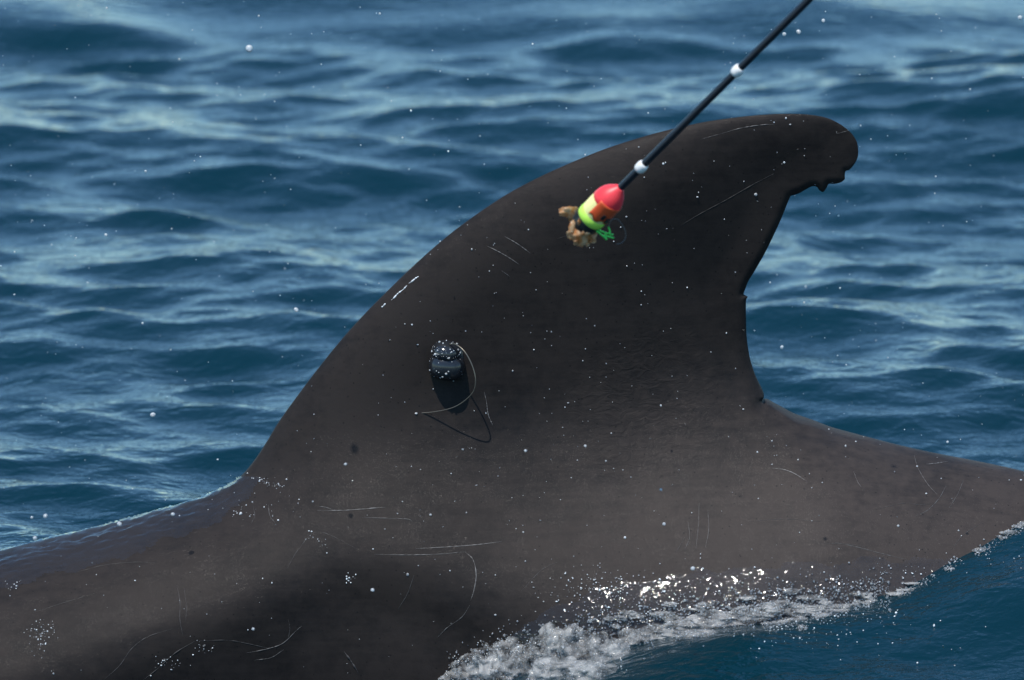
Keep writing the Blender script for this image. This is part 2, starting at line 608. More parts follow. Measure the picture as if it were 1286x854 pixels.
def half_width(P, d_lead, d_trail, d_all):
    """half thickness of the whale (mm) at points of its middle plane"""
    x, y = P[:, 0], P[:, 1]
    zr, zb, W, D = f_ridge(x), f_belly(x), f_width(x), f_flank(x)
    w = sstep(x, 230, 480) * sstep(-x, -1060, -860)         # 1 where the fin stands on the back
    s = 0.5 + 50 * w
    zsm = sum(f_ridge(x + o) for o in (-120, -80, -40, 0, 40, 80, 120)) / 7
    m = sstep(y - zr, 0, 130)
    dep = s * np.logaddexp(0, (y - zr * (1 - m) - zsm * m) / s)
    t = np.clip(dep / D, 0, 1)
    hb = W * np.clip(1 - (1 - t) ** 2, 0, 1) ** (0.66 + 0.26 * w)
    lo = np.clip((y - zr - D) / np.maximum(zb - zr - D, 1), 0, 1)
    hb = hb * np.sqrt(np.clip(1 - lo ** 2, 0, 1))
    hb = hb - 0.08 * np.clip(dep - D * 0.7, 0, 300) * sstep(-x, -800, -500) * sstep(-y, -1100, -950)
    # dorsal fin: blunt leading edge, thin trailing edge
    up = np.clip((600 - y) / 450, 0, 1)
    T = 54 * (1 - up) + 30 * up
    a = np.clip(d_lead / (105 - 35 * up), 0, 1)
    lead = np.clip(1 - (1 - a) ** 2, 0, 1) ** 0.68
    trail = sstep(d_trail, -60, 210) ** 1.2 - sstep(0, -60, 210) ** 1.2
    trail = np.maximum(trail, 0.16 * np.sqrt(np.clip(d_trail / 8, 0, 1)))
    hf = T * lead * trail * (1 - sstep(y - zr, -10, 110))
    edge = np.sqrt(np.clip(1 - (1 - np.clip(d_all / 40, 0, 1)) ** 2, 0, 1))
    hb = hb * (1 - w + w * np.clip(d_all / 14, 0, 1) ** 0.5)
    h = (hb ** 2 + hf ** 2) ** 0.5
    soft = sstep(y - zr, 10, 120)
    # shoulder in front of the fin, hollow behind it, faint muscle relief along the flank
    h += 6 * np.exp(-((x - 60) / 260) ** 2 - ((y - 850) / 130) ** 2) * soft
    h -= 15 * np.exp(-((x - 480 - (y - 700) * 1.5) / 170) ** 2 - ((y - 715) / 95) ** 2) * soft
    h += (1.2 * np.sin(x / 83 + y / 61) + 0.7 * np.sin(x / 47 - y / 59 + 1)) * soft
    return np.maximum(h, 0)


def build_whale():
    outline = O_LEAD[:-1] + O_TIP[:-1] + O_TRAIL[:-1] + O_BELLY[:-1]
    B = np.array(outline)
    n = len(B)
    nxt, prv = np.roll(B, -1, 0), np.roll(B, 1, 0)
    tg = nxt - prv
    tg /= np.linalg.norm(tg, axis=1)[:, None]
    nrm = np.stack([-tg[:, 1], tg[:, 0]], 1)                 # inward for this winding (y runs down)
    cand = []
    for j, d in enumerate((0.35, 1.3, 3, 5.2, 8, 11.5, 16, 22, 29, 37, 46)):
        q = B + nrm * d
        sel = np.ones(n, bool)
        cand.append((q[sel], d))
    gx, gy = np.meshgrid(np.arange(-60, 1350, 7.0), np.arange(130, 905, 7.0))
    g1 = np.stack([gx.ravel(), gy.ravel()], 1) + rng.uniform(-1.2, 1.2, (gx.size, 2))
    gx, gy = np.meshgrid(np.arange(-1490, 1900, 32.0), np.arange(560, 1480, 32.0))
    g2 = np.stack([gx.ravel(), gy.ravel()], 1)
    g2 = g2[~((g2[:, 0] > -70) & (g2[:, 0] < 1360) & (g2[:, 1] < 915))]
    P = np.concatenate([c for c, _ in cand] + [g1, g2])
    want = np.concatenate([np.full(len(c), d * 0.97) for c, d in cand] + [np.full(len(g1), 44.0), np.full(len(g2), 12.0)])
    # inside test
    inside = np.zeros(len(P), bool)
    for a, b in zip(B, nxt):
        c = (a[1] > P[:, 1]) != (b[1] > P[:, 1])
        if c.any():
            xi = (b[0] - a[0]) * (P[c, 1] - a[1]) / (b[1] - a[1] + 1e-12) + a[0]
            inside[np.nonzero(c)[0]] ^= P[c, 0] < xi
    d_out = seg_dist(P, outline + [outline[0]])
    keep = inside & (d_out > want)
    P = P[keep]
    # thin out ring points that crowd each other
    key = {}
    dk = d_out[keep]
    sel = []
    for i, (p, d) in enumerate(zip(P, dk)):
        c = 1.6 if d < 4 else (3.0 if d < 46 else 5.0)
        kk = (int(p[0] // c), int(p[1] // c), c)
        if kk in key:
            continue
        key[kk] = 1
        sel.append(i)
    P = P[sel]
    allp = np.concatenate([B, P])
    edges = [(i, (i + 1) % n) for i in range(n)]
    ov, oe, of, *_ = delaunay_2d_cdt([Vector(p) for p in allp], edges, [], 1, 1e-5, False)
    Q = np.array([v[:] for v in ov])
    cen = np.array([Q[list(f)].mean(0) for f in of])
    cin = np.zeros(len(cen), bool)
    for a, b in zip(B, nxt):
        c = (a[1] > cen[:, 1]) != (b[1] > cen[:, 1])
        if c.any():
            xi = (b[0] - a[0]) * (cen[c, 1] - a[1]) / (b[1] - a[1] + 1e-12) + a[0]
            cin[np.nonzero(c)[0]] ^= cen[c, 0] < xi
    of = [f for f, k in zip(of, cin) if k]
    d_all = seg_dist(Q, outline + [outline[0]])
    d_lead = seg_dist(Q, O_LEAD + O_TIP[:6])
    d_trail = seg_dist(Q, O_TIP[3:] + O_TRAIL)
    h = half_width(Q, d_lead, d_trail, d_all) / 1000
    h[d_all < 0.02] = 0
    # middle plane -> world, the fin leaning a little toward the near side
    lean = 0.15 * np.clip((590 - Q[:, 1]) / 1000, 0, 1) ** 1.12
    W0 = np.array([pix(u, v, -l)[:] for (u, v), l in zip(Q, lean)])
    front = W0.copy(); front[:, 1] -= h
    back = W0.copy(); back[:, 1] += h
    m = len(Q)
    bidx = np.arange(m) + m
    bd = h == 0
    bidx[bd] = np.nonzero(bd)[0]
    faces = []
    for f in of:
        f = list(f)
        faces.append(f)
        g = [int(bidx[i]) for i in reversed(f)]
        if set(g) != set(f):
            faces.append(g)
    V = np.concatenate([front, back])
    used = np.unique([i for f in faces for i in f])
    rm = -np.ones(len(V), int); rm[used] = np.arange(len(used))
    V = V[used]
    faces = [[int(rm[i]) for i in f] for f in faces]
    bm = bmesh.new()
    vs = [bm.verts.new(p) for p in V]
    for f in faces:
        try:
            bm.faces.new([vs[i] for i in f])
        except ValueError:
            pass
    o = bm_obj('whale', bm, M_SKIN)
    tag(o, 'dark grey whale surfacing, its tall hooked dorsal fin nicked along the rear edge', 'whale')
    return o


WHALE = build_whale()
_me = WHALE.data
BVH = BVHTree.FromPolygons([v.co[:] for v in _me.vertices], [p.vertices[:] for p in _me.polygons])


def skin(u, v):
    """(point, normal) of the skin seen at photo pixel (u, v), or None"""
    d = ray(u, v)
    loc, nor, idx, dist = BVH.ray_cast(Vector(CAM), Vector(d))
    if loc is None:
        return None
    if nor.dot(Vector(d)) > 0:
        nor = -nor
    return loc, nor


# ------------------------------------------------------------------ scratches and tooth rakes on the skin (parts of the whale)
M_SCR = [plain('scar_pale', (0.15, 0.14, 0.13), 0.5), plain('scar_grey', (0.10, 0.095, 0.09), 0.55), plain('scar_faint', (0.055, 0.050, 0.047), 0.6)]


def scratch(pl, width, tone):
    pts, rad = [], []
    c = catmull([(*p, 0) for p in pl], 9)
    n = len(c)
    for i, q in enumerate(c):
        hit = skin(q[0], q[1])
        if hit is None:
            continue
        loc, nor = hit
        t = i / (n - 1)
        pts.append(loc + nor * 0.0001)
        rad.append(max(0.12, width * min(1, 4 * t + 0.1, 4 * (1 - t) + 0.1) * random.choice((0.3, 0.6, 0.9, 1.2)) * random.uniform(0.7, 1.1)) / 1000)
    if len(pts) > 3:
        mesh_obj('scratch', *tube(pts, rad, 5), M_SCR[tone], WHALE)


for pl, w_, t_ in [
    ([(398, 641), (430, 641), (460, 639), (484, 637)], 0.8, 0), ([(418, 640), (408, 637), (400, 636)], 0.5, 1),
    ([(455, 650), (490, 651), (512, 652), (518, 655)], 0.5, 1),
    ([(522, 689), (560, 687), (600, 684), (630, 680)], 0.7, 0), ([(470, 696), (510, 697), (550, 696), (584, 693)], 0.7, 1),
    ([(584, 693), (594, 703), (598, 722), (595, 742), (591, 754)], 0.8, 0), ([(590, 760), (580, 775), (562, 788), (549, 801)], 0.6, 1),
    ([(310, 820), (335, 815), (355, 808), (372, 792), (379, 786)], 0.6, 1), ([(320, 829), (340, 826), (356, 816)], 0.5, 1),
    ([(250, 805), (285, 804), (310, 808), (340, 815)], 0.4, 2), ([(362, 778), (364, 790), (361, 806)], 0.4, 2),
    ([(222, 735), (226, 755), (226, 778), (230, 800)], 0.5, 2), ([(231, 738), (234, 760), (233, 782)], 0.4, 2),
    ([(130, 854), (150, 836), (165, 815), (185, 800), (215, 790)], 0.5, 2), ([(180, 854), (200, 838), (220, 820), (245, 805)], 0.5, 2),
    ([(92, 720), (130, 710), (170, 706), (195, 707)], 0.4, 2), ([(40, 770), (80, 757), (120, 745)], 0.4, 2),
    ([(318, 636), (320, 648), (315, 658)], 0.5, 2), ([(337, 634), (339, 648), (345, 656)], 0.5, 1),
    ([(612, 309), (628, 317), (640, 324), (652, 332)], 0.6, 0), ([(634, 297), (648, 305), (658, 312), (666, 318)], 0.6, 0), ([(630, 340), (640, 347)], 0.4, 1),
    ([(905, 168), (930, 161), (955, 157), (972, 156)], 0.6, 1), ([(880, 175), (905, 168)], 0.4, 2), ([(1050, 168), (1062, 165), (1070, 163)], 0.5, 1),
    ([(608, 492), (611, 505), (613, 520), (617, 530), (619, 534)], 0.7, 0),
    ([(855, 283), (880, 268), (910, 252), (945, 232), (972, 218)], 0.3, 2), ([(700, 300), (740, 285), (775, 268)], 0.4, 2),
    ([(970, 588), (985, 590), (998, 595), (1014, 605)], 0.7, 0), ([(1163, 583), (1175, 582), (1192, 579)], 0.8, 0),
    ([(1072, 592), (1077, 605), (1082, 612)], 0.4, 1), ([(1148, 572), (1153, 588), (1165, 608), (1178, 622)], 0.45, 1),
    ([(1210, 603), (1203, 620), (1192, 638)], 0.45, 1), ([(1188, 610), (1180, 625), (1166, 640), (1150, 648)], 0.4, 1),
    ([(1048, 681), (1080, 688), (1110, 696), (1140, 703)], 0.5, 1), ([(1030, 683), (1060, 683), (1090, 687)], 0.4, 2),
    ([(860, 690), (866, 675), (864, 655)], 0.45, 1), ([(874, 690), (877, 660), (878, 632)], 0.45, 1), ([(886, 688), (890, 665), (889, 640)], 0.45, 1), ([(848, 695), (856, 682), (860, 675)], 0.4, 2),
    ([(655, 742), (680, 716), (700, 706)], 0.4, 2), ([(1100, 640), (1135, 632), (1160, 634), (1190, 626)], 0.4, 2), ([(1195, 690), (1210, 672), (1235, 655)], 0.4, 2),
    ([(940, 655), (985, 652), (1030, 655)], 0.35, 2), ([(500, 765), (512, 745), (520, 722)], 0.5, 2), ([(432, 818), (442, 832), (450, 845)], 1.2, 2),
    ([(360, 715), (375, 690), (400, 668), (450, 690)], 0.4, 2),
]:
    scratch(pl, w_, t_)

# ------------------------------------------------------------------ satellite tag on the fin, with its wire antenna
M_TAG = plain('tag_resin', (0.016, 0.018, 0.021), 0.16)
M_WIRE = plain('antenna_wire', (0.16, 0.14, 0.11), 0.35, Metallic=0.6)


def build_tag():
    base, nor = skin(562, 452)
    nor = Vector((nor.x, nor.y, nor.z)).normalized()
    t = empty('tracking_tag', base)
    tag(t, 'small black tracking tag stuck to the dorsal fin, beaded with water', 'tag')
    zax = nor
    xax = Vector((1, 0, -0.12)); xax = (xax - zax * xax.dot(zax)).normalized()
    yax = zax.cross(xax)

    def loc(a, b, c):                                        # across, up the fin, out from the skin (mm), relative to the base
        return xax * a / 1000 + yax * b / 1000 + zax * c / 1000

    def lobe(name, cx, cy, rx, ry, rz, pw, foot):
        bm = bmesh.new()
        bmesh.ops.create_icosphere(bm, subdivisions=4, radius=1)
        for v in bm.verts:
            p = v.co
            e = (abs(p.x) ** pw + abs(p.y) ** pw + abs(p.z) ** pw) ** (-1 / pw)
            p = p * e
            z = p.z if p.z > 0 else p.z * foot
            v.co = loc(cx + p.x * rx, cy + p.y * ry, z * rz)
        return bm_obj(name, bm, M_TAG, t)

    parts = [lobe('housing', 0, -7, 22.5, 18, 25, 2.5, 0.25), lobe('cap', -3, 11, 18, 14, 24, 2.3, 0.25),
             lobe('base_plate', 0, 0, 20, 22, 4, 2.6, 1.0)]
    wire = [loc(0, 24, 14), loc(8, 27, 24), loc(20, 21, 34), loc(31, 6, 41), loc(37, -12, 44), loc(34, -30, 40), loc(16, -52, 26), loc(-10, -66, 11), loc(-37, -74, 0.5)]
    c = [Vector(p) for p in catmull(wire, 8)]
    mesh_obj('antenna', *tube(c, [0.0009 - 0.0003 * i / len(c) for i in range(len(c))], 7), M_WIRE, t)
    # beads of water on the tag
    C, Rr = [], []
    for o in parts[:2]:
        for f in o.data.polygons:
            if f.normal.dot(zax) > -0.1 and random.random() < (0.14 if f.center.dot(yax) > 0.006 else 0.06):
                C.append(f.center[:]); Rr.append((0.35 + random.random() ** 3 * 1.5) / 1000)
    b = np_mesh('water_bead', *spheres(C, Rr, 1), M_DROP, t)
    b['kind'] = 'stuff'
    return t


build_tag()

# ------------------------------------------------------------------ dart with its bright float, hanging in the air before the fin
def lathe(prof, seg=28):
    vs, fs = [], []
    for z, r in prof:
        for k in range(seg):
            a = 2 * math.pi * k / seg
            vs.append((r * math.cos(a), r * math.sin(a), z))
    for i in range(len(prof) - 1):
        for k in range(seg):
            k2 = (k + 1) % seg
            fs.append((i * seg + k, i * seg + k2, (i + 1) * seg + k2, (i + 1) * seg + k))
    fs.append(tuple(range(seg - 1, -1, -1)))
    fs.append(tuple((len(prof) - 1) * seg + k for k in range(seg)))
    return vs, fs


M_SHAFT = plain('shaft_carbon', (0.008, 0.010, 0.016), 0.3)
M_RING = plain('ring_white', (0.80, 0.79, 0.76), 0.45)
M_RED = plain('float_red', (0.85, 0.045, 0.055), 0.42)
M_CREAM = plain('float_cream', (0.90, 0.84, 0.34), 0.5)
M_LIME = plain('float_lime', (0.50, 0.86, 0.10), 0.45)
M_BLACK = plain('float_black', (0.008, 0.011, 0.013), 0.4)
M_PATCH = plain('float_patch', (0.66, 0.085, 0.02), 0.5)
M_GREEN = plain('thread_green', (0.08, 0.72, 0.09), 0.4)


def mat_petal():
    m, nt, p, out = material('petal_amber')
    L = nt.links.new
    tc = node(nt, 'ShaderNodeTexCoord')
    nz = node(nt, 'ShaderNodeTexNoise', Scale=120.0, Detail=4.0)
    L(tc.outputs['Object'], nz.inputs['Vector'])
    rp = node(nt, 'ShaderNodeValToRGB')
    rp.color_ramp.elements[0].position = 0.4; rp.color_ramp.elements[0].color = (0.62, 0.26, 0.08, 1)
    rp.color_ramp.elements[1].position = 0.62; rp.color_ramp.elements[1].color = (0.80, 0.56, 0.32, 1)
    L(nz.outputs['Fac'], rp.inputs['Fac'])
    L(rp.outputs['Color'], p.inputs['Base Color'])
    p.inputs['Roughness'].default_value = 0.25
    tl = node(nt, 'ShaderNodeBsdfTranslucent')
    L(rp.outputs['Color'], tl.inputs['Color'])
    tr = node(nt, 'ShaderNodeBsdfTransparent')
    m1 = node(nt, 'ShaderNodeMixShader', Fac=0.35)
    m2 = node(nt, 'ShaderNodeMixShader', Fac=0.45)
    L(p.outputs[0], m1.inputs[1]); L(tl.outputs[0], m1.inputs[2])
    L(m1.outputs[0], m2.inputs[1]); L(tr.outputs[0], m2.inputs[2])
    L(m2.outputs[0], out.inputs['Surface'])
    return m


M_PETAL = mat_petal()


def build_dart():
    Y0 = -0.72
    tail = pix(731, 284, Y0)                                  # front end of the float
    far = pix(1015, 0, Y0 - 0.16)                             # where the shaft leaves the picture
    ax = (far - tail).normalized()
    px = (far - tail).length / math.hypot(284, 284)           # metres of axis for each pixel of it
    root = empty('tagging_dart', tail)
    tag(root, 'thin black shaft with white rings and a red and yellow float, held over the fin', 'dart')
    q = ax.to_track_quat('Z', 'Y')
    root.rotation_mode = 'QUATERNION'
    root.rotation_quaternion = q
    s = px
    sr = 0.00085                                              # metres for each pixel across the axis
    # direction of the picture's lower right, in the dart's own frame
    lr = q.inverted() @ Vector((0.7, 0, -0.7))
    cd = q.inverted() @ Vector((0, -1, 0.2))
    phi0 = math.atan2(cd.y, cd.x)
    sg = 1 if math.sin(math.atan2(lr.y, lr.x) - phi0) > 0 else -1
    prof = [(0.0, 17), (2, 19.0), (6, 19.6), (13, 19.8)]
    mesh_obj('black_band', *lathe([(z * s, r * sr) for z, r in [(-5, 13), (-4, 16.5)] + prof + [(14.6, 19.8)]]), M_BLACK, root)
    mesh_obj('lime_band', *lathe([(z * s, r * sr) for z, r in [(13.5, 19.2), (14.5, 20.4), (18, 20.6), (23.5, 20.4), (24.2, 19.4)]]), M_LIME, root)
    body = mesh_obj('float_body', *lathe([(z * s, r * sr) for z, r in [(22, 19.6), (24.5, 20.3), (34, 20.6), (41, 20.6), (48, 20.2), (54, 18.6), (56, 17.5)]]), M_CREAM, root)
    cap = mesh_obj('red_cap', *lathe([(z * s, r * sr) for z, r in [(42.5, 20.4), (43.2, 21.2), (50, 20.4), (55, 18.6), (60, 15.4), (64, 11.6), (67, 8.4), (69, 6.6), (70, 5.6)]]), M_RED, root)
    # wrap of red and orange tape down the near side of the float, and the dark logo on it
    def wrap(name, a0, a1, z0, z1, r, mat, parent, wob=0.0):
        vs, fs = [], []
        na, nz = 16, 8
        for i in range(na + 1):
            for j in range(nz + 1):
                a = phi0 + sg * R(a0 + (a1 - a0) * i / na)
                z = z0 + (z1 - z0) * j / nz + wob * math.sin(i * 1.1) * (1 - j / nz)
                for rr in (r,):
                    vs.append((rr * sr * math.cos(a), rr * sr * math.sin(a), z * s))
        for i in range(na):
            for j in range(nz):
                b = i * (nz + 1) + j
                fs.append((b, b + nz + 1, b + nz + 2, b + 1))
        o = mesh_obj(name, vs, fs, mat, parent)
        md = o.modifiers.new('thick', 'SOLIDIFY'); md.thickness = 0.0006
        return o
    wrap('tape_patch', -18, 125, 27, 50, 21.2, M_PATCH, body, 2.2)
    wrap('printed_mark', 28, 42, 32, 39, 22.3, M_BLACK, body, 0.5)
    wrap('printed_mark', 52, 70, 29, 36, 22.3, M_BLACK, body, 0.5)
    L = (far - tail).length * 1.9
    mesh_obj('shaft', *lathe([(66 * s, 5.0 * sr), (72 * s, 5.2 * sr), (L, 5.5 * sr), (L + 0.002, 4.5 * sr)], 16), M_SHAFT, root)
    for d in (107, 278):
        mesh_obj('ring', *lathe([((d + z) * s, r * sr) for z, r in [(-6, 5.3), (-5.4, 6.8), (-3, 7.7), (0, 8.0), (3, 7.7), (5.4, 6.8), (6, 5.3)]], 20), M_RING, root)
    root_m = Matrix.Translation(tail) @ q.to_matrix().to_4x4()
    im = root_m.inverted()

    def lp(u, v, dy=0.0):
        return im @ pix(u, v, Y0 + dy)
    # crumpled amber petals at the end
    def petal(path, width, seed, twist):
        c = catmull([(*p,) for p in path], 6)
        vs, fs = [], []
        nw = 8
        n = len(c)
        for i, p3 in enumerate(c):
            p = lp(p3[0], p3[1], p3[2] / 1000)
            nx = c[min(i + 1, n - 1)] - c[max(i - 1, 0)]
            side = np.array([-nx[1], nx[0]]); side = side / (np.linalg.norm(side) + 1e-9)
            t = i / (n - 1)
            wd = width * (0.42 + 0.75 * math.sin(math.pi * min(t * 0.85 + 0.08, 1))) * (1 + 0.55 * noise.noise(Vector((seed, t * 5.5, 0))))
            for j in range(nw + 1):
                e = (j / nw - 0.5) * 2
                wv = noise.noise(Vector((seed + t * 3, e * 1.7, seed * 2))) * 5
                a = lp(p3[0] + side[0] * e * wd, p3[1] + side[1] * e * wd, (p3[2] + wv + twist * e * e * 4) / 1000)
                a = a + Vector((0, 0, noise.noise(Vector((seed * 3, t * 4, e * 3))) * 0.0018))
                vs.append(a)
        for i in range(n - 1):
            for j in range(nw):
                b = i * (nw + 1) + j
                fs.append((b, b + 1, b + nw + 2, b + nw + 1))
        o = mesh_obj('petal', vs, fs, M_PETAL, root)
        md = o.modifiers.new('thick', 'SOLIDIFY'); md.thickness = 0.0005
    petal([(730, 276, 0), (722, 270, -6), (713, 266, -10), (702, 267, -8)], 7.5, 1.3, 1)
    petal([(731, 278, -4), (726, 283, -12), (722, 292, -14), (717, 301, -10)], 8.5, 4.1, -1)
    petal([(735, 282, -6), (731, 290, -16), (729, 299, -16), (726, 309, -10)], 11, 7.7, 1)
    petal([(740, 283, 2), (741, 291, -6), (738, 299, -6), (733, 306, -2)], 8.5, 11.9, -1)
    petal([(733, 276, -14), (729, 279, -20), (725, 279, -20)], 4.5, 15.2, 1)
    for path, r in (([(741, 285, -8), (749, 290, -12), (757, 296, -14), (762, 301, -14)], 1.1), ([(741, 284, -6), (752, 289, -10), (762, 293, -10), (770, 295, -8)], 1.1),
                    ([(762, 301, -14), (760, 294, -13), (766, 292, -12), (764, 285, -10)], 1.0), ([(757, 296, -12), (764, 297, -14), (771, 299, -14)], 1.2)):
        c = [lp(p[0], p[1], p[2] / 1000) for p in catmull(path, 5)]
        mesh_obj('thread', *tube(c, r / 1000, 6), M_GREEN, root)
    loop = [(764, 285, -8), (768, 276, -4), (776, 276, 0), (783, 285, 2), (786, 296, 2), (782, 304, 0), (774, 307, -4)]
    c = [lp(p[0], p[1], p[2] / 1000) for p in catmull(loop, 6)]
    mesh_obj('line_loop', *tube(c, 0.00035, 5), plain('nylon', (0.10, 0.11, 0.11), 0.3), root)
    return root


build_dart()

# ------------------------------------------------------------------ water shed by the whale: film, froth, beads, spray
def fbm(p, sc, o=4):
    return noise.fractal(Vector(p) * sc, 0.9, 2.0, o)


def build_film(us, vs_, top_line, amp, stretch, label, low=None, seed=0):
    """thin sheet of water sliding off the skin"""
    idx, V, F = {}, [], []
    for i, u in enumerate(us):
        top = np.interp(u, *top_line)
        bot = np.interp(u, *low) if low else 1e9
        for j, v in enumerate(vs_):
            r = 12 * fbm((u, v, 3 + seed), 0.022)
            if v < top + r or v > bot + r:
                continue
            hit = skin(u, v)
            if hit is None:
                continue
            loc, nor = hit
            k = min(1, (v - top) / 30 + 0.12, (bot - v) / 30 + 0.12)
            k *= min(1, abs(nor.dot(Vector(ray(u, v)))) * 3.5)
            q = Vector((loc.x * stretch, loc.y, loc.z))
            f = (fbm(q, 42, 3) * 0.0028 + fbm(q, 150, 3) * 0.0032) * amp
            idx[i, j] = len(V)
            V.append(loc + nor * (0.0010 + max(0.0004, 0.003 + f) * max(k, 0.05)))
    for i in range(len(us) - 1):
        for j in range(len(vs_) - 1):
            q = [(i, j), (i + 1, j), (i + 1, j + 1), (i, j + 1)]
            if all(x in idx for x in q):
                F.append([idx[x] for x in reversed(q)])
    o = mesh_obj('water_film', V, F, M_FILM)
    tag(o, label, 'water', None, 'stuff')


build_film(np.arange(640, 1290, 2.6), np.arange(672, 810, 1.8), ([640, 690, 760, 850, 1000, 1120, 1210, 1290], [800, 762, 738, 720, 706, 704, 694, 680]),
           0.7, 0.6, 'thin glittering film of water draining down the whale flank')
build_film(np.arange(-30, 330, 2.6), np.arange(600, 780, 1.6), ([-30, 330], [0, 0]), 0.6, 0.3, 'thin bluish sheen of water sliding over the back ahead of the fin',
           ([-30, 60, 150, 240, 300, 330], [752, 728, 700, 668, 640, 600]), 40)


def water_at(u, v):
    """point of the sea surface seen at photo pixel (u, v)"""
    loc, nor, idx, dist = SEABVH.ray_cast(Vector(CAM), Vector(ray(u, v)))
    return loc


def near_at(u, v):
    """nearest of skin and sea along the pixel's ray"""
    a = skin(u, v)
    b = water_at(u, v)
    if a is None:
        return b
    if b is None:
        return a[0]
    return a[0] if (a[0] - Vector(CAM)).length < (b - Vector(CAM)).length else b


def sea_bvh():
    me = SEA.data
    co = np.empty(len(me.vertices) * 3, np.float32); me.vertices.foreach_get('co', co); co = co.reshape(-1, 3)
    pf = np.empty(len(me.polygons) * 4, np.int32); me.loops.foreach_get('vertex_index', pf); pf = pf.reshape(-1, 4)
    c = co[pf[:, 0]]
    sel = (abs(c[:, 0]) < 0.9) & (c[:, 1] > -1.0) & (c[:, 1] < 0.6)
    pf = pf[sel]
    u = np.unique(pf); m = np.zeros(len(co), int); m[u] = np.arange(len(u))
    return BVHTree.FromPolygons(co[u].tolist(), m[pf].tolist())


SEABVH = sea_bvh()


def build_froth():
    Vs, Fs, n0 = [], [], 0
    BC, BR = [], []

    def blob(u, v, rx, rz, ry, seed, rough=0.22):
        nonlocal n0
        c = near_at(u, v)
        if c is None:
            return
        c = np.array(c)
        bv, bf = ico(5 if rx > 18 else 4)
        out = []
        for p in bv:
            d = 1 + rough * fbm((p[0] + seed, p[1], p[2]), 1.5, 2) + 0.05 * fbm((p[0] + seed, p[1], p[2]), 5, 3)
            out.append((c[0] + p[0] * rx / 1000 * d, c[1] + p[1] * ry / 1000 * d, c[2] + p[2] * rz / 1000 * d))
        out = np.array(out)
        Vs.append(out); Fs.append(bf + n0); n0 += len(out)
        nb = int(len(out) * (0.10 if rx > 18 else 0.06))
        for i in rng.choice(len(out), nb, replace=False):
            if out[i][1] < c[1] + 0.004 and out[i][2] > c[2] - rz / 1300:
                BC.append(out[i]); BR.append(abs(rng.normal(0, 0.8)) / 1000 + 0.0004)

    # the big burst of froth at the shoulder, then the ragged line trailing back along the body
    for k, a in enumerate([(594, 842, 22, 20, 26), (612, 832, 22, 22, 28), (640, 826, 24, 24, 28), (662, 830, 20, 22, 28), (690, 818, 26, 28, 30), (718, 814, 30, 30, 32), (744, 824, 26, 24, 30),
                           (770, 824, 26, 18, 28), (798, 806, 24, 16, 24), (575, 852, 20, 12, 24), (640, 850, 28, 18, 28), (700, 846, 34, 18, 30), (745, 846, 32, 14, 28),
                           (830, 796, 36, 11, 20), (866, 786, 36, 9, 20), (905, 778, 38, 9, 20), (948, 770, 30, 10, 18), (972, 764, 20, 10, 16),
                           (880, 798, 30, 6, 18), (1010, 768, 36, 6, 16), (1050, 764, 32, 5, 14)]):
        blob(*a, seed=k * 3.7, rough=0.42)
    for k in range(40):
        u = rng.uniform(690, 1090)
        v = np.interp(u, [690, 800, 950, 1090], [796, 785, 768, 755]) + rng.normal(0, 11)
        blob(u, v, rng.uniform(5, 16), rng.uniform(2, 4), rng.uniform(5, 10), seed=100 + k, rough=0.5)
    # loose bubbles strewn round it
    for k in range(2600):
        u = 560 + 560 * rng.random() ** 0.9
        mid = np.interp(u, [540, 620, 700, 800, 900, 1000, 1120], [850, 828, 806, 786, 772, 760, 745])
        v = mid + rng.normal(2, 13) - 16 * rng.random() ** 3
        if v > 868:
            continue
        p = near_at(u, v)
        if p is None:
            continue
        BC.append(np.array(p) + np.array([0, -0.001, 0.0015])); BR.append((abs(rng.normal(0, 0.75)) + 0.35) / 1000)
    GC, GR = [], []  # small white balls standing in for sun glints on water and froth
    for u0, v0, su, sv, n in [(1075, 735, 25, 6, 30), (1140, 722, 25, 6, 24), (1240, 702, 30, 8, 14), (890, 742, 70, 14, 160), (755, 742, 36, 15, 170), (1010, 788, 60, 14, 90), (900, 772, 70, 10, 150), (690, 815, 50, 14, 160), (1150, 790, 90, 40, 16)]:
        for k in range(n):
            p = near_at(u0 + rng.normal(0, su), v0 + rng.normal(0, sv))
            if p is not None:
                GC.append(np.array(p) + np.array([0, -0.012 if u0 == 690 else -0.001, 0.001])); GR.append((abs(rng.normal(0, 0.42)) + 0.28) / 1000)
    # a broken lip of foam where the wave laps on the tail stock
    for u in np.arange(960, 1292, 1.1):
        for v in np.arange(650, 854, 3.0):
            a_, b_ = skin(u, v), water_at(u, v)
            if b_ is not None and (a_ is None or (b_ - Vector(CAM)).length < (a_[0] - Vector(CAM)).length):
                if fbm((u, 0, 9), 0.03, 2) > -0.25:
                    for k in range(2):
                        p = near_at(u + rng.normal(0, 3), v + rng.normal(3, 4))
                        if p is not None:
                            BC.append(np.array(p) + np.array([0, -0.001, 0.001])); BR.append((abs(rng.normal(0, 0.6)) + 0.3) / 1000)
                    if rng.random() < 0.10:
                        blob(u, v + rng.normal(2, 2), rng.uniform(6, 16), rng.uniform(1.2, 2.6), rng.uniform(4, 8), seed=300 + u, rough=0.5)
                break
    o = np_mesh('wake_froth', np.concatenate(Vs), np.concatenate(Fs), M_FOAM)
    tag(o, 'grey white burst of froth where the sea breaks against the flank', 'froth', None, 'stuff')
    o = np_mesh('glint_fleck', *spheres(GC, GR, 1, jitter=0.4), M_GLINT)
    tag(o, 'bright white flecks painted as sun glints on the wet flank and froth', 'foam', None, 'stuff')
    o = np_mesh('foam_bubble', *spheres(BC, BR, 1), M_BUB)
    tag(o, 'countless small clear bubbles strewn along the froth', 'bubbles', None, 'stuff')


build_froth()


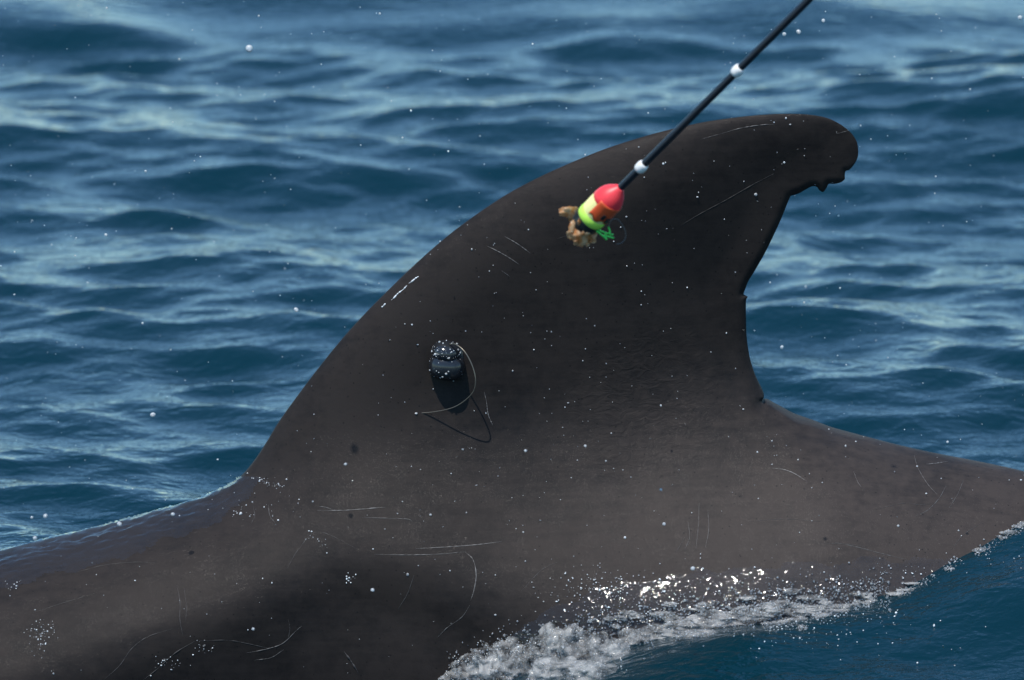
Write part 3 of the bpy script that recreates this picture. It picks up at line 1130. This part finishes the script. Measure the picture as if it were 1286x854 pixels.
def build_beads():
    """droplets clinging to the wet skin, and tight bead clusters that paint sun sparkle"""
    C, Rr = [], []
    for k in range(700):
        u, v = rng.uniform(0, 1286), rng.uniform(140, 854)
        hit = skin(u, v)
        if hit is None:
            continue
        if v > 780 and rng.random() < 0.4:
            continue
        r = 0.35 + rng.exponential(0.32)
        C.append(np.array(hit[0] + hit[1] * 0.0002)); Rr.append(min(r, 1.9) / 1000)
    n_plain = len(C)
    for (u0, v0, su, sv, n, sl) in [(328, 603, 7, 3, 34, 0.35), (345, 609, 7, 3, 26, 0.45), (303, 645, 9, 4, 24, 0.1), (398, 678, 7, 2.5, 24, 0.55), (340, 645, 8, 8, 14, 0.2),
                                (52, 792, 11, 7, 80, 0), (48, 815, 6, 5, 20, 0), (254, 812, 7, 7, 34, 0), (213, 832, 10, 4, 34, 0.1), (438, 726, 5, 4, 22, 0),
                                (374, 640, 9, 6, 10, 0.5), (18, 735, 8, 4, 16, -0.6)]:
        for k in range(int(n * 0.7)):
            du = rng.normal(0, su)
            hit = skin(u0 + du, v0 + du * sl + rng.normal(0, sv))
            if hit:
                C.append(np.array(hit[0] + hit[1] * 0.0002)); Rr.append((0.22 + 0.8 * rng.random() ** 2) / 1000)
    o = np_mesh('painted_sparkle', *spheres(C[n_plain:], Rr[n_plain:], 2, jitter=0.5), M_GLINT)  # whitened beads paint the sun's sparkle on the wet skin
    tag(o, 'tight clusters of white beads put in as sun sparkle on the wet shoulder and fin base', 'droplets', None, 'stuff')
    o = np_mesh('skin_droplet', *spheres(C[:n_plain], Rr[:n_plain], 2, jitter=0.3), M_DROP)
    tag(o, 'scattered beads of water clinging to the whale skin', 'droplets', None, 'stuff')


build_beads()


def build_gleam():
    """a broken pale streak that paints a wet gleam on the leading edge of the fin"""
    V, F = [], []
    for (a, b) in (((474, 382), (479, 377)), ((486, 373), (507, 354)), ((508, 352), (521, 343))):
        n = int(math.dist(a, b) * 3)
        pts, rad = [], []
        for i in range(n):
            t = i / (n - 1)
            hit = skin(a[0] + (b[0] - a[0]) * t + 5 + math.sin(i * 0.13) * 0.5, a[1] + (b[1] - a[1]) * t + 4)
            if hit:
                pts.append(hit[0]); rad.append((0.75 + 0.34 * math.sin(i * 0.42 + 2 * math.sin(i * 0.17))) / 1000 * min(1, 6 * t + 0.1, 6 * (1 - t) + 0.1))
        v, f = tube(pts, rad, 8)
        F += [[k + len(V) for k in q] for q in f]; V += v
    o = mesh_obj('painted_gleam', V, F, M_GLINT)  # pale tubes paint the sun's gleam along the fin edge
    tag(o, 'broken pale streak painting a wet gleam down the leading edge of the fin', 'water', None, 'stuff')


build_gleam()


def build_spray():
    C, Rr = [], []
    for k in range(1000):
        u, v = rng.uniform(-120, 1400), rng.uniform(-80, 640)
        Y = rng.uniform(-0.5, 1.0)
        p = pix(u, v, Y)
        if p.z < 0.06:
            continue
        C.append(p[:]); Rr.append(min(0.35 + rng.exponential(0.28), 1.6) / 1000)
    o = np_mesh('spray', *spheres(C, Rr, 1, jitter=0.15), M_DROP)
    tag(o, 'fine spray of tiny droplets hanging in the air', 'spray', None, 'stuff')
    big = [(372, 389, 4.2), (192, 521, 4.6), (133, 295, 3.2), (313, 61, 7.5), (1034, 26, 4.2), (1003, 40, 5.0), (985, 43, 4.2), (183, 215, 2.6), (18, 370, 2.4),
           (57, 648, 4.0), (40, 650, 3.0), (1053, 271, 2.6), (982, 436, 3.4), (834, 658, 3.4), (468, 741, 3.6), (870, 714, 4.2), (217, 646, 4.0), (150, 658, 4.4),
           (44, 676, 4.0), (434, 583, 3.0), (179, 406, 2.6), (325, 20, 2.2), (477, 17, 2.2), (563, 190, 2.2), (134, 10, 2.0), (1281, 22, 4.4), (318, 790, 2.8),
           (1062, 560, 1.8), (1190, 555, 2.4), (735, 560, 2.6), (830, 615, 2.6), (660, 566, 2.8), (1010, 380, 2.0), (1055, 362, 2.2)]
    proto = None
    for i, (u, v, r) in enumerate(big):
        Y = -0.42 - 0.2 * rng.random() if v > 560 else rng.uniform(-0.3, 0.25)
        if skin(u, v):
            Y = -0.45 - 0.2 * rng.random()
        if proto is None:
            bv, bf = ico(3)
            w = np.array([p * (1 + 0.07 * noise.noise(Vector(p) * 1.5)) for p in bv])
            proto = o = mesh_obj('water_drop', w, bf.tolist(), M_DROP)
        else:
            o = proto.copy(); COL.objects.link(o)
        o.location = pix(u, v, Y)
        r *= 0.62
        o.scale = (r / 1000, r / 1000, r / 1000 * random.uniform(0.8, 1.25))
        o.rotation_euler = (random.random(), random.random() * 3, random.random() * 3)
        where = ('flying before the dark flank of the whale' if skin(u, v) else 'flying over the sea beside the black shaft' if u > 900 and v < 60
                 else 'flying over the sea behind the nicked fin edge' if u > 900 else 'skimming low above the wet back ahead of the fin' if v > 600
                 else 'flying over the sea ahead of the smooth fin edge')
        tag(o, 'pale drop of water ' + where, 'water drop', 'drops ' + where)


build_spray()
